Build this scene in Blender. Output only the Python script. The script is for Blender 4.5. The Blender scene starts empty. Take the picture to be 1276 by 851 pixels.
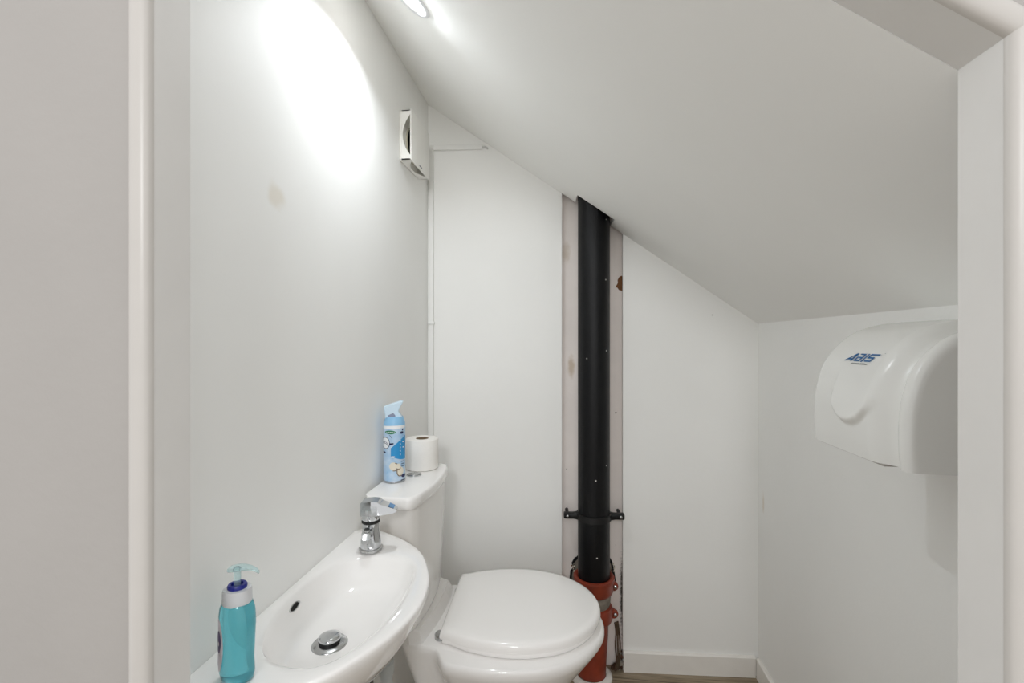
import bpy, bmesh, math, random
from mathutils import Vector, Matrix
from mathutils.bvhtree import BVHTree
from math import sin, cos, pi, radians
random.seed(4)
S = bpy.context.scene
COL = S.collection
ORG = {}

# ------------------------------------------------------------------ helpers
def lin(h):
    h = h.lstrip('#')
    r = []
    for i in (0, 2, 4):
        c = int(h[i:i+2], 16)/255
        r.append(c/12.92 if c <= .04045 else ((c+.055)/1.055)**2.4)
    return (*r, 1)

def sock(node, *names):
    for n in names:
        if n in node.inputs:
            return node.inputs[n]

def mat(name, color, rough=.5, metal=0, trans=0, ior=1.45, spec=.5, noise=0, nscale=8, bump=0, bscale=60, coat=0, color2=None):
    m = bpy.data.materials.new(name); m.use_nodes = True
    nt = m.node_tree; b = nt.nodes['Principled BSDF']
    c = lin(color) if isinstance(color, str) else (*color, 1)
    b.inputs['Base Color'].default_value = c
    b.inputs['Roughness'].default_value = rough
    b.inputs['Metallic'].default_value = metal
    b.inputs['Transmission Weight'].default_value = trans
    b.inputs['IOR'].default_value = ior
    b.inputs['Specular IOR Level'].default_value = spec
    b.inputs['Coat Weight'].default_value = coat
    tc = nt.nodes.new('ShaderNodeTexCoord')
    if noise:
        n = nt.nodes.new('ShaderNodeTexNoise'); n.inputs['Scale'].default_value = nscale; n.inputs['Detail'].default_value = 5
        nt.links.new(tc.outputs['Object'], n.inputs['Vector'])
        r = nt.nodes.new('ShaderNodeValToRGB')
        c2 = lin(color2) if color2 else tuple(x*(1-noise) for x in c[:3])+(1,)
        r.color_ramp.elements[0].position = .35; r.color_ramp.elements[1].position = .65
        r.color_ramp.elements[0].color = c2; r.color_ramp.elements[1].color = c
        nt.links.new(n.outputs['Fac'], r.inputs['Fac']); nt.links.new(r.outputs['Color'], b.inputs['Base Color'])
    if bump:
        n2 = nt.nodes.new('ShaderNodeTexNoise'); n2.inputs['Scale'].default_value = bscale; n2.inputs['Detail'].default_value = 3
        nt.links.new(tc.outputs['Object'], n2.inputs['Vector'])
        bp = nt.nodes.new('ShaderNodeBump'); bp.inputs['Strength'].default_value = bump; bp.inputs['Distance'].default_value = .002
        nt.links.new(n2.outputs['Fac'], bp.inputs['Height']); nt.links.new(bp.outputs['Normal'], b.inputs['Normal'])
    return m

def add_stain(m, pos, radii, color, amount, rag=25.0):
    """a mark with a shape of its own at a place on the surface"""
    nt = m.node_tree; b = nt.nodes['Principled BSDF']; bc = b.inputs['Base Color']
    geo = nt.nodes.new('ShaderNodeNewGeometry')
    mp = nt.nodes.new('ShaderNodeVectorMath'); mp.operation = 'SUBTRACT'; mp.inputs[1].default_value = pos
    nt.links.new(geo.outputs['Position'], mp.inputs[0])
    dv = nt.nodes.new('ShaderNodeVectorMath'); dv.operation = 'DIVIDE'; dv.inputs[1].default_value = radii
    nt.links.new(mp.outputs[0], dv.inputs[0])
    ln = nt.nodes.new('ShaderNodeVectorMath'); ln.operation = 'LENGTH'; nt.links.new(dv.outputs[0], ln.inputs[0])
    nz = nt.nodes.new('ShaderNodeTexNoise'); nz.inputs['Scale'].default_value = rag
    nt.links.new(geo.outputs['Position'], nz.inputs['Vector'])
    ad = nt.nodes.new('ShaderNodeMath'); ad.operation = 'ADD'
    nt.links.new(ln.outputs['Value'], ad.inputs[0]); nt.links.new(nz.outputs['Fac'], ad.inputs[1])
    mr = nt.nodes.new('ShaderNodeMapRange'); mr.interpolation_type = 'SMOOTHSTEP'
    mr.inputs['From Min'].default_value = .7; mr.inputs['From Max'].default_value = 1.5
    mr.inputs['To Min'].default_value = amount; mr.inputs['To Max'].default_value = 0
    nt.links.new(ad.outputs[0], mr.inputs['Value'])
    mx = nt.nodes.new('ShaderNodeMix'); mx.data_type = 'RGBA'
    nt.links.new(mr.outputs['Result'], mx.inputs['Factor'])
    if bc.is_linked:
        nt.links.new(bc.links[0].from_socket, mx.inputs['A'])
    else:
        mx.inputs['A'].default_value = bc.default_value
    mx.inputs['B'].default_value = lin(color)
    nt.links.new(mx.outputs['Result'], bc)

def add_specks(m, scale, thr, color, keep=.5):
    """sparse tiny paint or dirt specks"""
    nt = m.node_tree; b = nt.nodes['Principled BSDF']; bc = b.inputs['Base Color']
    geo = nt.nodes.new('ShaderNodeNewGeometry')
    vo = nt.nodes.new('ShaderNodeTexVoronoi'); vo.inputs['Scale'].default_value = scale
    nt.links.new(geo.outputs['Position'], vo.inputs['Vector'])
    lt = nt.nodes.new('ShaderNodeMath'); lt.operation = 'LESS_THAN'; lt.inputs[1].default_value = thr
    nt.links.new(vo.outputs['Distance'], lt.inputs[0])
    sp = nt.nodes.new('ShaderNodeSeparateColor'); nt.links.new(vo.outputs['Color'], sp.inputs[0])
    gt = nt.nodes.new('ShaderNodeMath'); gt.operation = 'LESS_THAN'; gt.inputs[1].default_value = keep
    nt.links.new(sp.outputs[0], gt.inputs[0])
    mu = nt.nodes.new('ShaderNodeMath'); mu.operation = 'MULTIPLY'
    nt.links.new(lt.outputs[0], mu.inputs[0]); nt.links.new(gt.outputs[0], mu.inputs[1])
    mx = nt.nodes.new('ShaderNodeMix'); mx.data_type = 'RGBA'
    nt.links.new(mu.outputs[0], mx.inputs['Factor'])
    if bc.is_linked: nt.links.new(bc.links[0].from_socket, mx.inputs['A'])
    else: mx.inputs['A'].default_value = bc.default_value
    mx.inputs['B'].default_value = lin(color)
    nt.links.new(mx.outputs['Result'], bc)
    return mu

class M:
    """collects shapes in world coordinates; build() links them as ONE mesh object"""
    def __init__(s): s.v = []; s.f = []; s.mi = []; s.sm = []
    def add(s, vs, fs, mi=0, smooth=False):
        k = len(s.v); s.v += [Vector(v) for v in vs]
        for f in fs:
            s.f.append([i+k for i in f]); s.mi.append(mi); s.sm.append(smooth)
        return s
    def bm(s, bm, mi=0, smooth=False, mtx=None):
        bm.verts.index_update()
        vs = [(mtx @ v.co if mtx else v.co.copy()) for v in bm.verts]
        s.add(vs, [[v.index for v in f.verts] for f in bm.faces], mi, smooth); bm.free(); return s
    def box(s, lo, hi, bev=0, seg=2, mi=0, mtx=None, smooth=None):
        bm = bmesh.new(); bmesh.ops.create_cube(bm, size=1)
        lo = Vector(lo); hi = Vector(hi)
        for v in bm.verts: v.co = Vector([(lo[i]+hi[i])/2 + v.co[i]*(hi[i]-lo[i]) for i in range(3)])
        if bev: bmesh.ops.bevel(bm, geom=bm.edges[:], offset=bev, segments=seg, affect='EDGES', profile=.5)
        return s.bm(bm, mi, bool(bev) if smooth is None else smooth, mtx)
    def prism(s, pts, vec, bev=0, seg=2, mi=0, smooth=None):
        """pts: planar 3-D polygon, extruded along vec"""
        bm = bmesh.new(); vec = Vector(vec)
        a = [bm.verts.new(Vector(p)) for p in pts]; b = [bm.verts.new(Vector(p)+vec) for p in pts]
        bm.faces.new(a); bm.faces.new(b[::-1]); n = len(a)
        for i in range(n): bm.faces.new((a[i], b[i], b[(i+1) % n], a[(i+1) % n]))
        bmesh.ops.recalc_face_normals(bm, faces=bm.faces[:])
        if bev: bmesh.ops.bevel(bm, geom=bm.edges[:], offset=bev, segments=seg, affect='EDGES', profile=.5)
        return s.bm(bm, mi, bool(bev) if smooth is None else smooth)
    def loft(s, rings, cap0=True, cap1=True, mi=0, smooth=True, closed=True):
        n = len(rings[0]); vs = [p for r in rings for p in r]; fs = []
        for i in range(len(rings)-1):
            for j in range(n if closed else n-1):
                fs.append((i*n+j, i*n+(j+1) % n, (i+1)*n+(j+1) % n, (i+1)*n+j))
        if cap0: fs.append(tuple(range(n))[::-1])
        if cap1: fs.append(tuple((len(rings)-1)*n+j for j in range(n)))
        return s.add(vs, fs, mi, smooth)
    def lathe(s, prof, o=(0, 0, 0), axis=(0, 0, 1), n=32, mi=0, cap0=True, cap1=True, smooth=True):
        """prof: (radius, height along the axis)"""
        q = Vector((0, 0, 1)).rotation_difference(Vector(axis).normalized()); o = Vector(o)
        rings = [[o + q @ Vector((r*cos(2*pi*k/n), r*sin(2*pi*k/n), h)) for k in range(n)] for r, h in prof]
        return s.loft(rings, cap0, cap1, mi, smooth)
    def tube(s, path, r, n=12, mi=0, caps=True):
        path = [Vector(p) for p in path]; rings = []; up = None
        for i, p in enumerate(path):
            t = (path[min(i+1, len(path)-1)] - path[max(i-1, 0)]).normalized()
            if up is None:
                up = t.orthogonal().normalized()
            up = (up - t*up.dot(t)).normalized(); w = t.cross(up)
            rr = r[i] if isinstance(r, (list, tuple)) else r
            rings.append([p + (up*cos(2*pi*k/n)+w*sin(2*pi*k/n))*rr for k in range(n)])
        return s.loft(rings, caps, caps, mi, True)
    def blob(s, c, r, sc=(1, 1, 1), jit=.0, mi=0, sub=2):
        bm = bmesh.new(); bmesh.ops.create_icosphere(bm, subdivisions=sub, radius=r)
        for v in bm.verts:
            v.co *= 1 + random.uniform(-jit, jit)
            v.co = Vector([v.co[i]*sc[i] for i in range(3)]) + Vector(c)
        return s.bm(bm, mi, jit == 0)
    def build(s, name, mats, parent=None, origin=None, autosmooth=True):
        if not isinstance(mats, (list, tuple)): mats = [mats]
        org = ORG[parent.name] if parent else Vector(origin if origin is not None else (0, 0, 0))
        me = bpy.data.meshes.new(name)
        me.from_pydata([v-org for v in s.v], [], s.f)
        for m in mats: me.materials.append(m)
        for p, mi, sm in zip(me.polygons, s.mi, s.sm): p.material_index = mi; p.use_smooth = sm
        bm = bmesh.new(); bm.from_mesh(me)
        bmesh.ops.remove_doubles(bm, verts=bm.verts[:], dist=1e-6)
        bmesh.ops.recalc_face_normals(bm, faces=bm.faces[:])
        for e in bm.edges:
            if len(e.link_faces) == 2 and e.calc_face_angle(0) > radians(48): e.smooth = False
        bm.to_mesh(me); bm.free()
        o = bpy.data.objects.new(name, me); COL.objects.link(o)
        if parent: o.parent = parent
        else: o.location = org
        ORG[o.name] = org
        return o

def tag(o, label, cat): o['label'] = label; o['category'] = cat; return o
def thing(name, label, cat, loc):
    o = bpy.data.objects.new(name, None); COL.objects.link(o); o.location = loc
    o.empty_display_size = .05; ORG[o.name] = Vector(loc); return tag(o, label, cat)
def struct(m, name, mats, parent=None):
    o = m.build(name, mats, parent)
    if not parent: o['kind'] = 'structure'
    return o

def crom(pts, n=8, closed=True):
    """Catmull-Rom through 2-D/3-D points"""
    P = [Vector(p) for p in pts]; out = []; N = len(P)
    rng = range(N if closed else N-1)
    for i in rng:
        g = (lambda k: P[k % N]) if closed else (lambda k: P[max(0, min(N-1, k))])
        a, b, c, d = g(i-1), g(i), g(i+1), g(i+2)
        for k in range(n):
            t = k/n
            out.append(.5*((2*b)+(c-a)*t+(2*a-5*b+4*c-d)*t*t+(3*b-a-3*c+d)*t**3))
    if not closed: out.append(P[-1])
    return out

def by_angle(pts, c, n):
    """resample a star-shaped outline at n equal angles about c"""
    res = []; N = len(pts); c = Vector(c)
    for k in range(n):
        a = 2*pi*k/n; d = Vector((cos(a), sin(a))); best = 0
        for i in range(N):
            p = Vector(pts[i][:2])-c; q = Vector(pts[(i+1) % N][:2])-c; e = q-p
            den = d.x*e.y-d.y*e.x
            if abs(den) < 1e-12: continue
            t = (p.x*e.y-p.y*e.x)/den; u = (p.x*d.y-p.y*d.x)/den
            if t > 0 and -1e-6 <= u <= 1+1e-6: best = max(best, t)
        res.append(c+d*best)
    return res

def lerp(a, b, t): return a+(b-a)*t

# ------------------------------------------------------------------ materials
wall_w = mat('white_wall_paint', '#F3F3F1', .62, noise=.025, nscale=3, bump=.12, bscale=90)
add_specks(wall_w, 7, .014, '#6a6560', .22)
add_stain(wall_w, (1.169, 1.708, .62), (.005, .012, .045), '#bfa477', .35, 30)
wall_l = mat('white_wall_paint_marked', '#F3F3F1', .6, noise=.02, nscale=3, bump=.10, bscale=60)
add_stain(wall_l, (0, .784, 1.428), (1, .034, .032), '#d2c3a6', .32)
add_specks(wall_l, 8, .010, '#8d857a', .12)
ceil_w = mat('white_ceiling_paint', '#F3F3F1', .7, noise=.02, nscale=2.5, bump=.08, bscale=70)
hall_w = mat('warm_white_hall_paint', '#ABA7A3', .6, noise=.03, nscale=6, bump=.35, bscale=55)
lining = mat('white_door_lining_gloss', '#DAD8D5', .42, noise=.03, nscale=12, bump=.2, bscale=30)
trim_w = mat('white_trim_gloss', '#C6C2BD', .35, noise=.02, nscale=20, bump=.15, bscale=40)
skirt_w = mat('white_skirting', '#ECE9E4', .4, noise=.03, nscale=25)
ceramic = mat('white_glazed_ceramic', '#F3F1EF', .09, spec=.55, coat=.3)
ceramic2 = mat('white_cistern_ceramic', '#ECEAE7', .14, spec=.5)
seat_pl = mat('white_gloss_seat_plastic', '#F8F6F4', .13, spec=.5)
chrome = mat('polished_chrome', '#CBCDCF', .07, metal=1)
chrome_d = mat('brushed_chrome', '#B9BABA', .22, metal=1)
black_rb = mat('black_rubber', '#0c0c0d', .5)
dark = mat('dark_void', '#0a0908', .8)
plastic_w = mat('white_abs_plastic', '#EAEAE7', .25, spec=.5)
fan_w = mat('white_fan_plastic', '#EFEEEA', .4)
fan_cream = mat('aged_cream_plastic', '#CBC6B4', .5)
conduit_w = mat('white_trunking_plastic', '#EDEDEB', .4)
black_pipe = mat('black_soil_pipe_plastic', '#07080b', .30, spec=.32, bump=.5, bscale=420)
add_specks(black_pipe, 30, .075, '#d8d6d0', .22)
terra = mat('terracotta_drain_plastic', '#8E3A26', .38, noise=.25, nscale=30)
mortar = mat('grey_mortar', '#8f877c', .9, noise=.4, nscale=40, bump=.8, bscale=150)
rubble_m = mat('brown_rubble', '#6e4b35', .95, noise=.5, nscale=60, color2='#2d1d14')
bare_board = mat('bare_brown_board', '#7f5638', .9, noise=.2, nscale=40)
plaster = mat('stained_white_plaster', '#F3EBE6', .75, noise=.06, nscale=9, bump=.4, bscale=60)
add_stain(plaster, (.520, 1.80, 1.075), (.018, 1, .05), '#b59a74', .55, 40)
add_stain(plaster, (.500, 1.80, 1.49), (.022, 1, .05), '#b8a58a', .45, 40)
add_stain(plaster, (.703, 1.80, .25), (.013, 1, .20), '#2a211b', .95, 120)
add_specks(plaster, 34, .10, '#4a3b30', .14)
paper = mat('white_tissue_paper', '#F1EEE9', .95, noise=.02, nscale=60, bump=.25, bscale=200)
card = mat('brown_cardboard', '#8a775f', .9)
blue_mark = mat('blue_logo_print', '#0A629C', .35)
grey_mark = mat('grey_logo_print', '#9a9c9d', .5)
soap_m = mat('aqua_soap_liquid', '#78D2DE', .06, trans=.75, ior=1.36)
clear_pl = mat('clear_pump_plastic', '#DDF3F5', .12, trans=.85, ior=1.3)
frost_pl = mat('frosted_collar_plastic', '#E2E2E4', .35, trans=.25)
navy = mat('navy_pump_ring', '#17207a', .35)
lab_v = mat('violet_label_print', '#4a2f63', .4)
lab_w = mat('pale_label_print', '#D9CFD6', .4)
can_pale = mat('pale_blue_can_print', '#CBDCEE', .3, noise=.2, nscale=35, color2='#9cc3e4')
can_blue = mat('sky_blue_can_print', '#8fc2e6', .3)
can_cap = mat('pale_blue_cap_plastic', '#CFE4F3', .35)
lab_blue = mat('cyan_label_print', '#2f93cf', .35)
lab_green = mat('green_badge_print', '#2f7f58', .4)
lab_dk = mat('navy_label_print', '#1d2450', .4)
lab_cream = mat('cream_flower_print', '#E4DCCB', .4)
lab_tan = mat('tan_flower_print', '#7d6646', .4)
lab_white = mat('white_label_print', '#F2F4F6', .4)
tin = mat('tin_rim', '#b9bcc2', .3, metal=1)
hose_g = mat('translucent_grey_plastic', '#B4B7B5', .3, trans=.15)
braid = mat('braided_steel', '#77746f', .35, metal=1, bump=1, bscale=400)

def floor_material():
    m = mat('wood_grain_vinyl', '#8d7f6b', .55); nt = m.node_tree; b = nt.nodes['Principled BSDF']
    geo = nt.nodes.new('ShaderNodeNewGeometry')
    mp = nt.nodes.new('ShaderNodeMapping'); mp.inputs['Scale'].default_value = (3, 60, 1)
    nt.links.new(geo.outputs['Position'], mp.inputs['Vector'])
    n = nt.nodes.new('ShaderNodeTexNoise'); n.inputs['Scale'].default_value = 1.6; n.inputs['Detail'].default_value = 8; n.inputs['Roughness'].default_value = .65
    nt.links.new(mp.outputs[0], n.inputs['Vector'])
    r = nt.nodes.new('ShaderNodeValToRGB')
    r.color_ramp.elements[0].position = .36; r.color_ramp.elements[0].color = lin('#75664f')
    r.color_ramp.elements[1].position = .62; r.color_ramp.elements[1].color = lin('#a99a83')
    nt.links.new(n.outputs['Fac'], r.inputs['Fac'])
    br = nt.nodes.new('ShaderNodeTexBrick'); br.inputs['Scale'].default_value = 1
    br.inputs['Brick Width'].default_value = .9; br.inputs['Row Height'].default_value = .12; br.inputs['Mortar Size'].default_value = .0015
    br.inputs['Color1'].default_value = (1, 1, 1, 1); br.inputs['Color2'].default_value = (.86, .86, .86, 1); br.inputs['Mortar'].default_value = (.3, .28, .25, 1)
    nt.links.new(geo.outputs['Position'], br.inputs['Vector'])
    mx = nt.nodes.new('ShaderNodeMix'); mx.data_type = 'RGBA'; mx.blend_type = 'MULTIPLY'; mx.inputs['Factor'].default_value = 1
    nt.links.new(r.outputs['Color'], mx.inputs['A']); nt.links.new(br.outputs['Color'], mx.inputs['B'])
    nt.links.new(mx.outputs['Result'], b.inputs['Base Color'])
    return m
floor_m = floor_material()

# ------------------------------------------------------------------ room frame
# left wall X=0, door wall inner face Y=.5, back wall from BL to BR, hall in front of Y=.45
BL = Vector((0, 1.679, 0)); BR = Vector((1.169, 1.752, 0)); XR = 1.169
bd = (BR-BL).normalized(); bn = Vector((-bd.y, bd.x, 0))          # along the back wall, and away from the room
def zc(x): return 2.036-.6877*x                                   # sloping ceiling under the stairs
def bk(x, off=0, z=0):
    t = x/bd.x
    return BL + bd*t + bn*off + Vector((0, 0, z))

m = M(); m.box((-1.0, -1.6, -.05), (2.0, 1.95, 0)); struct(m, 'floor', floor_m)
m = M(); m.prism([(0, .5, 0), (0, 1.679, 0), (0, 1.679, 2.036), (0, .5, 2.036)], (-.05, 0, 0)); struct(m, 'wall_left', wall_l)
m = M(); m.prism([(XR, .5, 0), (XR, 1.752, 0), (XR, 1.752, 1.2322), (XR, .5, 1.2322)], (.05, 0, 0)); struct(m, 'wall_right', wall_w)
GL, GR = .486, .702
m = M()
m.prism([bk(0), bk(GL), bk(GL, 0, zc(GL)), bk(0, 0, zc(0))], bn*.012)
m.prism([bk(GR), bk(XR), bk(XR, 0, zc(XR)), bk(GR, 0, zc(GR))], bn*.012)
struct(m, 'wall_back', wall_w)
# ceiling with the notch cut for the soil pipe
NL, NR, ND = .534, .657, -.098
pl = [(0, .5), (XR, .5), (BR.x, BR.y)]
for x, off in ((NR, 0), (NR+.001, ND), (NL, ND), (NL, 0)):
    p = bk(x, off); pl.append((p.x, p.y))
pl.append((0, BL.y))
m = M(); m.prism([(x, y, zc(x)) for x, y in pl], (0, 0, .014)); struct(m, 'ceiling', ceil_w)
# recess behind the boards, with an unseen hood added over the notch to block light
RB = .0245
m = M()
def quad(*p): m.add(p, [tuple(range(len(p)))])
a, b_ = .40, .79
quad(bk(a, RB, 0), bk(b_, RB, 0), bk(b_, RB, 2.1), bk(a, RB, 2.1))
quad(bk(a, .0125, 0), bk(a, RB, 0), bk(a, RB, 2.1), bk(a, .0125, 2.1))
quad(bk(b_, .0125, 0), bk(b_, RB, 0), bk(b_, RB, 2.1), bk(b_, .0125, 2.1))
hz = .0145
quad(bk(a, -.14, 2.1), bk(b_, -.14, 2.1), bk(b_, RB, 2.1), bk(a, RB, 2.1))
quad(bk(a, -.14, zc(a)+hz), bk(b_, -.14, zc(b_)+hz), bk(b_, -.14, 2.1), bk(a, -.14, 2.1))
for x in (a, b_): quad(bk(x, -.14, zc(x)+hz), bk(x, .0125, zc(x)+hz), bk(x, .0125, 2.1), bk(x, -.14, 2.1))
# flaked patch showing brown board on the right strip
fl = [(.727, 1.437), (0.699, 1.437), (0.692, 1.432), (0.687, 1.422), (0.688, 1.412), (0.683, 1.403), (0.679, 1.396), (0.686, 1.395), (0.692, 1.386), (.727, 1.376)]
m.add([bk(x, RB-.0006, z-.03) for x, z in fl], [tuple(range(len(fl)))], 1)
struct(m, 'wall_recess', [plaster, bare_board])

# door wall, its lining, the rounded architrave
XL, XJ = .080, .885
def zh(x): return 1.428+(XJ-x)*.688
m = M()
def wall_piece(pts): m.prism([(x, .452, z) for x, z in pts], (0, .044, 0))
wall_piece([(-1.0, 0), (XL-.004, 0), (XL-.004, zh(XL-.004)+.004), (-.2, 2.25), (-.2, 2.4), (-1.0, 2.4)])
wall_piece([(XJ+.004, 0), (2.0, 0), (2.0, 2.4), (XJ+.004, 2.4)])
wall_piece([(XL-.004, zh(XL)+.007), (XJ+.004, zh(XJ)+.003), (XJ+.004, 2.4), (-.2, 2.4), (-.2, 2.25)])
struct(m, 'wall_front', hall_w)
m = M()
m.box((XL-.004, .45, 0), (XL, .5, zh(XL)))
m.box((XJ, .45, 0), (XJ+.004, .5, zh(XJ)))
m.prism([(XL-.004, .45, zh(XL-.004)), (XJ+.004, .45, zh(XJ+.004)), (XJ+.004, .45, zh(XJ+.004)+.004), (XL-.004, .45, zh(XL-.004)+.004)], (0, .0497, 0))
struct(m, 'trim_1', lining)
m = M()
def bull(p0, p1, side):
    """rounded bead, width .024 to SIDE, proud of the hall wall by .010"""
    p0 = Vector(p0); p1 = Vector(p1); side = Vector(side).normalized()
    prof = [side*(.0119-.0121*cos(a))+Vector((0, -.010*sin(a)**.8 if sin(a) > 1e-6 else 0, 0)) for a in [pi*k/12 for k in range(13)]]
    prof += [side*.024+Vector((0, .0018, 0)), side*-.0002+Vector((0, .0018, 0))]
    m.loft([[p0+q for q in prof], [p1+q for q in prof]])
bull((XL, .45, 0), (XL, .45, zh(XL)+.02), (-1, 0, 0))
bull((XJ, .45, 0), (XJ, .45, zh(XJ)+.012), (1, 0, 0))
sl = Vector((1, 0, -.688)).normalized(); up = Vector((.688, 0, 1)).normalized()
bull(Vector((XL, .45, zh(XL)))-sl*.03, Vector((XJ, .45, zh(XJ)))+sl*.02, up)
struct(m, 'trim_2', trim_w)

# skirting boards
m = M()
H = .072
pr = lambda x: [bk(x, -.0005), bk(x, -.012), bk(x, -.012, H-.005), bk(x, -.007, H), bk(x, -.0005, H)]
m.loft([pr(GR+.001), pr(XR-.013)], smooth=False); struct(m, 'baseboard_back', skirt_w)
m = M()
pr = lambda y: [Vector((XR-.0005, y, 0)), Vector((XR-.012, y, 0)), Vector((XR-.012, y, H-.005)), Vector((XR-.007, y, H)), Vector((XR-.0005, y, H))]
m.loft([pr(.502), pr(1.737)], smooth=False); struct(m, 'baseboard_right', skirt_w)

# ------------------------------------------------------------------ wash basin
NR_ = 96; RZ = .712
c0 = (.115, .82)
outer = crom([(0, 1.117), (.035, 1.113), (.075, 1.095), (.133, 1.060), (.195, 1.0), (.24, .91), (.257, .84), (.258, .78), (.243, .715), (.215, .655), (.181, .604), (.135, .56), (.07, .53), (.03, .525), (0, .525), (0, .6), (0, .7), (0, .8), (0, .9), (0, 1.0), (0, 1.09)], 6)
outer = [Vector((max(0.0, p.x), p.y)) for p in outer]
bowl = crom([(.03, .72), (.021, .78), (.022, .85), (.034, .925), (.062, .962), (.105, .977), (.158, .972), (.195, .945), (.213, .89), (.218, .80), (.205, .713), (.182, .656), (.15, .634), (.115, .632), (.075, .645), (.048, .675)], 6)
cb = (.122, .80); dr_c = Vector((.100, .781))
O = by_angle(outer, cb, NR_); B = by_angle(bowl, cb, NR_); cbv = Vector(cb)
def oring(s, z):
    r = []
    for p in O:
        q = cbv+(p-cbv)*s
        if p.x < .003: q = Vector((0.0005, cbv.y+(p.y-cbv.y)*s))
        r.append(Vector((max(q.x, .0005), q.y, z)))
    return r
def bring(t, z, zt=None):
    """between the drain (t=0) and the bowl edge (t=1)"""
    r = []
    for k, p in enumerate(B):
        a = 2*pi*k/NR_; d = dr_c+Vector((cos(a), sin(a)))*.02
        q = lerp(d, p, t); r.append(Vector((q.x, q.y, z)))
    return r
def mid(t, z): return [Vector((*lerp(O[k], B[k], t), z)) for k in range(NR_)]
basin = thing('wash_basin', 'white ceramic wash basin fixed to the left wall', 'basin', (0, .82, RZ-.15))
m = M()
rings = [oring(.30, .580), oring(.46, .592), oring(.60, .610), oring(.72, .632), oring(.82, .652), oring(.90, .671), oring(.955, .686), oring(.988, .697), oring(1.0, .705), oring(.998, .7095), oring(.985, RZ-.0005), mid(.2, RZ), mid(.5, RZ-.0006), mid(.75, RZ-.0018), mid(.90, RZ-.0038), bring(1.0, RZ-.0072), bring(.985, RZ-.0105),
         bring(.965, RZ-.0155), bring(.93, RZ-.024), bring(.88, RZ-.036), bring(.81, RZ-.048), bring(.70, RZ-.0575), bring(.55, RZ-.0635), bring(.35, RZ-.067), bring(.15, RZ-.0695), bring(.0, RZ-.071)]
m.loft(rings, cap0=True, cap1=True)
bowl_o = m.build('bowl', ceramic, basin)
bvh = BVHTree.FromPolygons(m.v, m.f)
# plug hole ring and pop-up plug
dz = RZ-.071; DC = Vector((dr_c.x+.001, dr_c.y, dz))
m = M(); m.lathe([(.0165, -.006), (.0165, .0035), (.018, .0048), (.028, .0035), (.0305, .0012), (.0305, -.002)], DC, n=40, cap0=False, cap1=False)
m.lathe([(.0165, -.003), (.001, -.003)], DC, n=24, cap0=False, cap1=True, mi=1)
w = m.build('drain_ring', [chrome_d, black_rb], basin)
m = M(); m.lathe([(.004, -.003), (.004, .004), (.0178, .0045), (.0182, .0065), (.0185, .0105)], DC, n=36, mi=1, cap0=False, cap1=False)
m.lathe([(.0185, .0105), (.0192, .0125), (.0185, .0145), (.014, .0165), (.006, .0175), (.0005, .0177)], DC, n=36, cap0=False)
m.build('plug', [chrome, black_rb], w)
# overflow slot on the wall side of the bowl
hit, nrm, _, _ = bvh.ray_cast(Vector((.12, .800, RZ-.021)), Vector((-1, 0, 0)))
if nrm.x < 0: nrm = -nrm
tY = Vector((0, 1, 0)); tY = (tY-nrm*tY.dot(nrm)).normalized(); tZ = nrm.cross(tY)
if tZ.z < 0: tZ = -tZ
def lens(sc, off, n=24):
    return [hit+nrm*off+tY*(.0175*sc*cos(2*pi*k/n))+tZ*(.0066*sc*sin(2*pi*k/n)*(1-.25*cos(2*pi*k/n)**2)) for k in range(n)]
m = M(); m.loft([lens(1.0, -.002), lens(1.0, .0008), lens(.8, .0012), lens(.72, .0004)], cap0=False, cap1=False, mi=0)
m.loft([lens(.74, .0005), lens(.35, .0005)], cap0=False, cap1=True, mi=1)
m.build('overflow_slot', [chrome_d, dark], basin)

# ------------------------------------------------------------------ tap
TX, TY = .080, 1.0; TZ = RZ
tap = thing('basin_tap', 'chrome lever tap standing at the back end of the wash basin', 'tap', (TX, TY, TZ))
T = (TX, TY, TZ-.001)
m = M(); m.lathe([(.0245, 0), (.0252, .002), (.0252, .0055), (.0235, .0065)], T, n=40); m.build('base_ring', chrome_d, tap)
m = M(); m.lathe([(.0222, .0062), (.0225, .012), (.0215, .022), (.0188, .040), (.0178, .054), (.0182, .060)], T, n=40); m.build('body', chrome, tap)
m = M(); m.lathe([(.0182, .0595), (.0198, .061), (.0198, .065), (.0182, .0665)], T, n=40); m.build('seal_ring', black_rb, tap)
m = M()   # short spout towards the bowl
def rrect(c, ux, uz, w, h, n=20):
    out = []
    for k in range(n):
        a = 2*pi*k/n; x = cos(a); z = sin(a)
        x = math.copysign(abs(x)**.5, x); z = math.copysign(abs(z)**.5, z)
        out.append(Vector(c)+Vector(ux)*(x*w)+Vector(uz)*(z*h))
    return out
sd = Vector((.14, -.99, -.12)).normalized(); sx = Vector((.99, .14, 0)); sz = sx.cross(sd)
m.loft([rrect(Vector(T)+Vector((0, 0, .046))+sd*d, sx, sz, w_, h_) for d, w_, h_ in ((.006, .0115, .011), (.020, .0112, .010), (.034, .0108, .009), (.0375, .0095, .0075))])
m.lathe([(.0065, 0), (.0065, .006)], Vector(T)+Vector((0, 0, .046))+sd*.029-sz*.013, axis=sz, n=20, mi=1)
m.build('spout', [chrome, chrome_d], tap)
m = M()   # lever block and blade pointing into the room
m.lathe([(.0182, .066), (.0195, .069), (.020, .080), (.020, .092)], T, n=40, cap1=True)
ld = Vector((.985, .17, 0)).normalized(); lw = Vector((-ld.y, ld.x, 0)); z1 = Vector((0, 0, 1))
def lv(d, zlo, zhi, w):
    c = Vector(T)+ld*d
    return [c+lw*(-w)+z1*zlo, c+lw*w+z1*zlo, c+lw*(w*.92)+z1*zhi, c+lw*(-w*.92)+z1*zhi]
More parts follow.
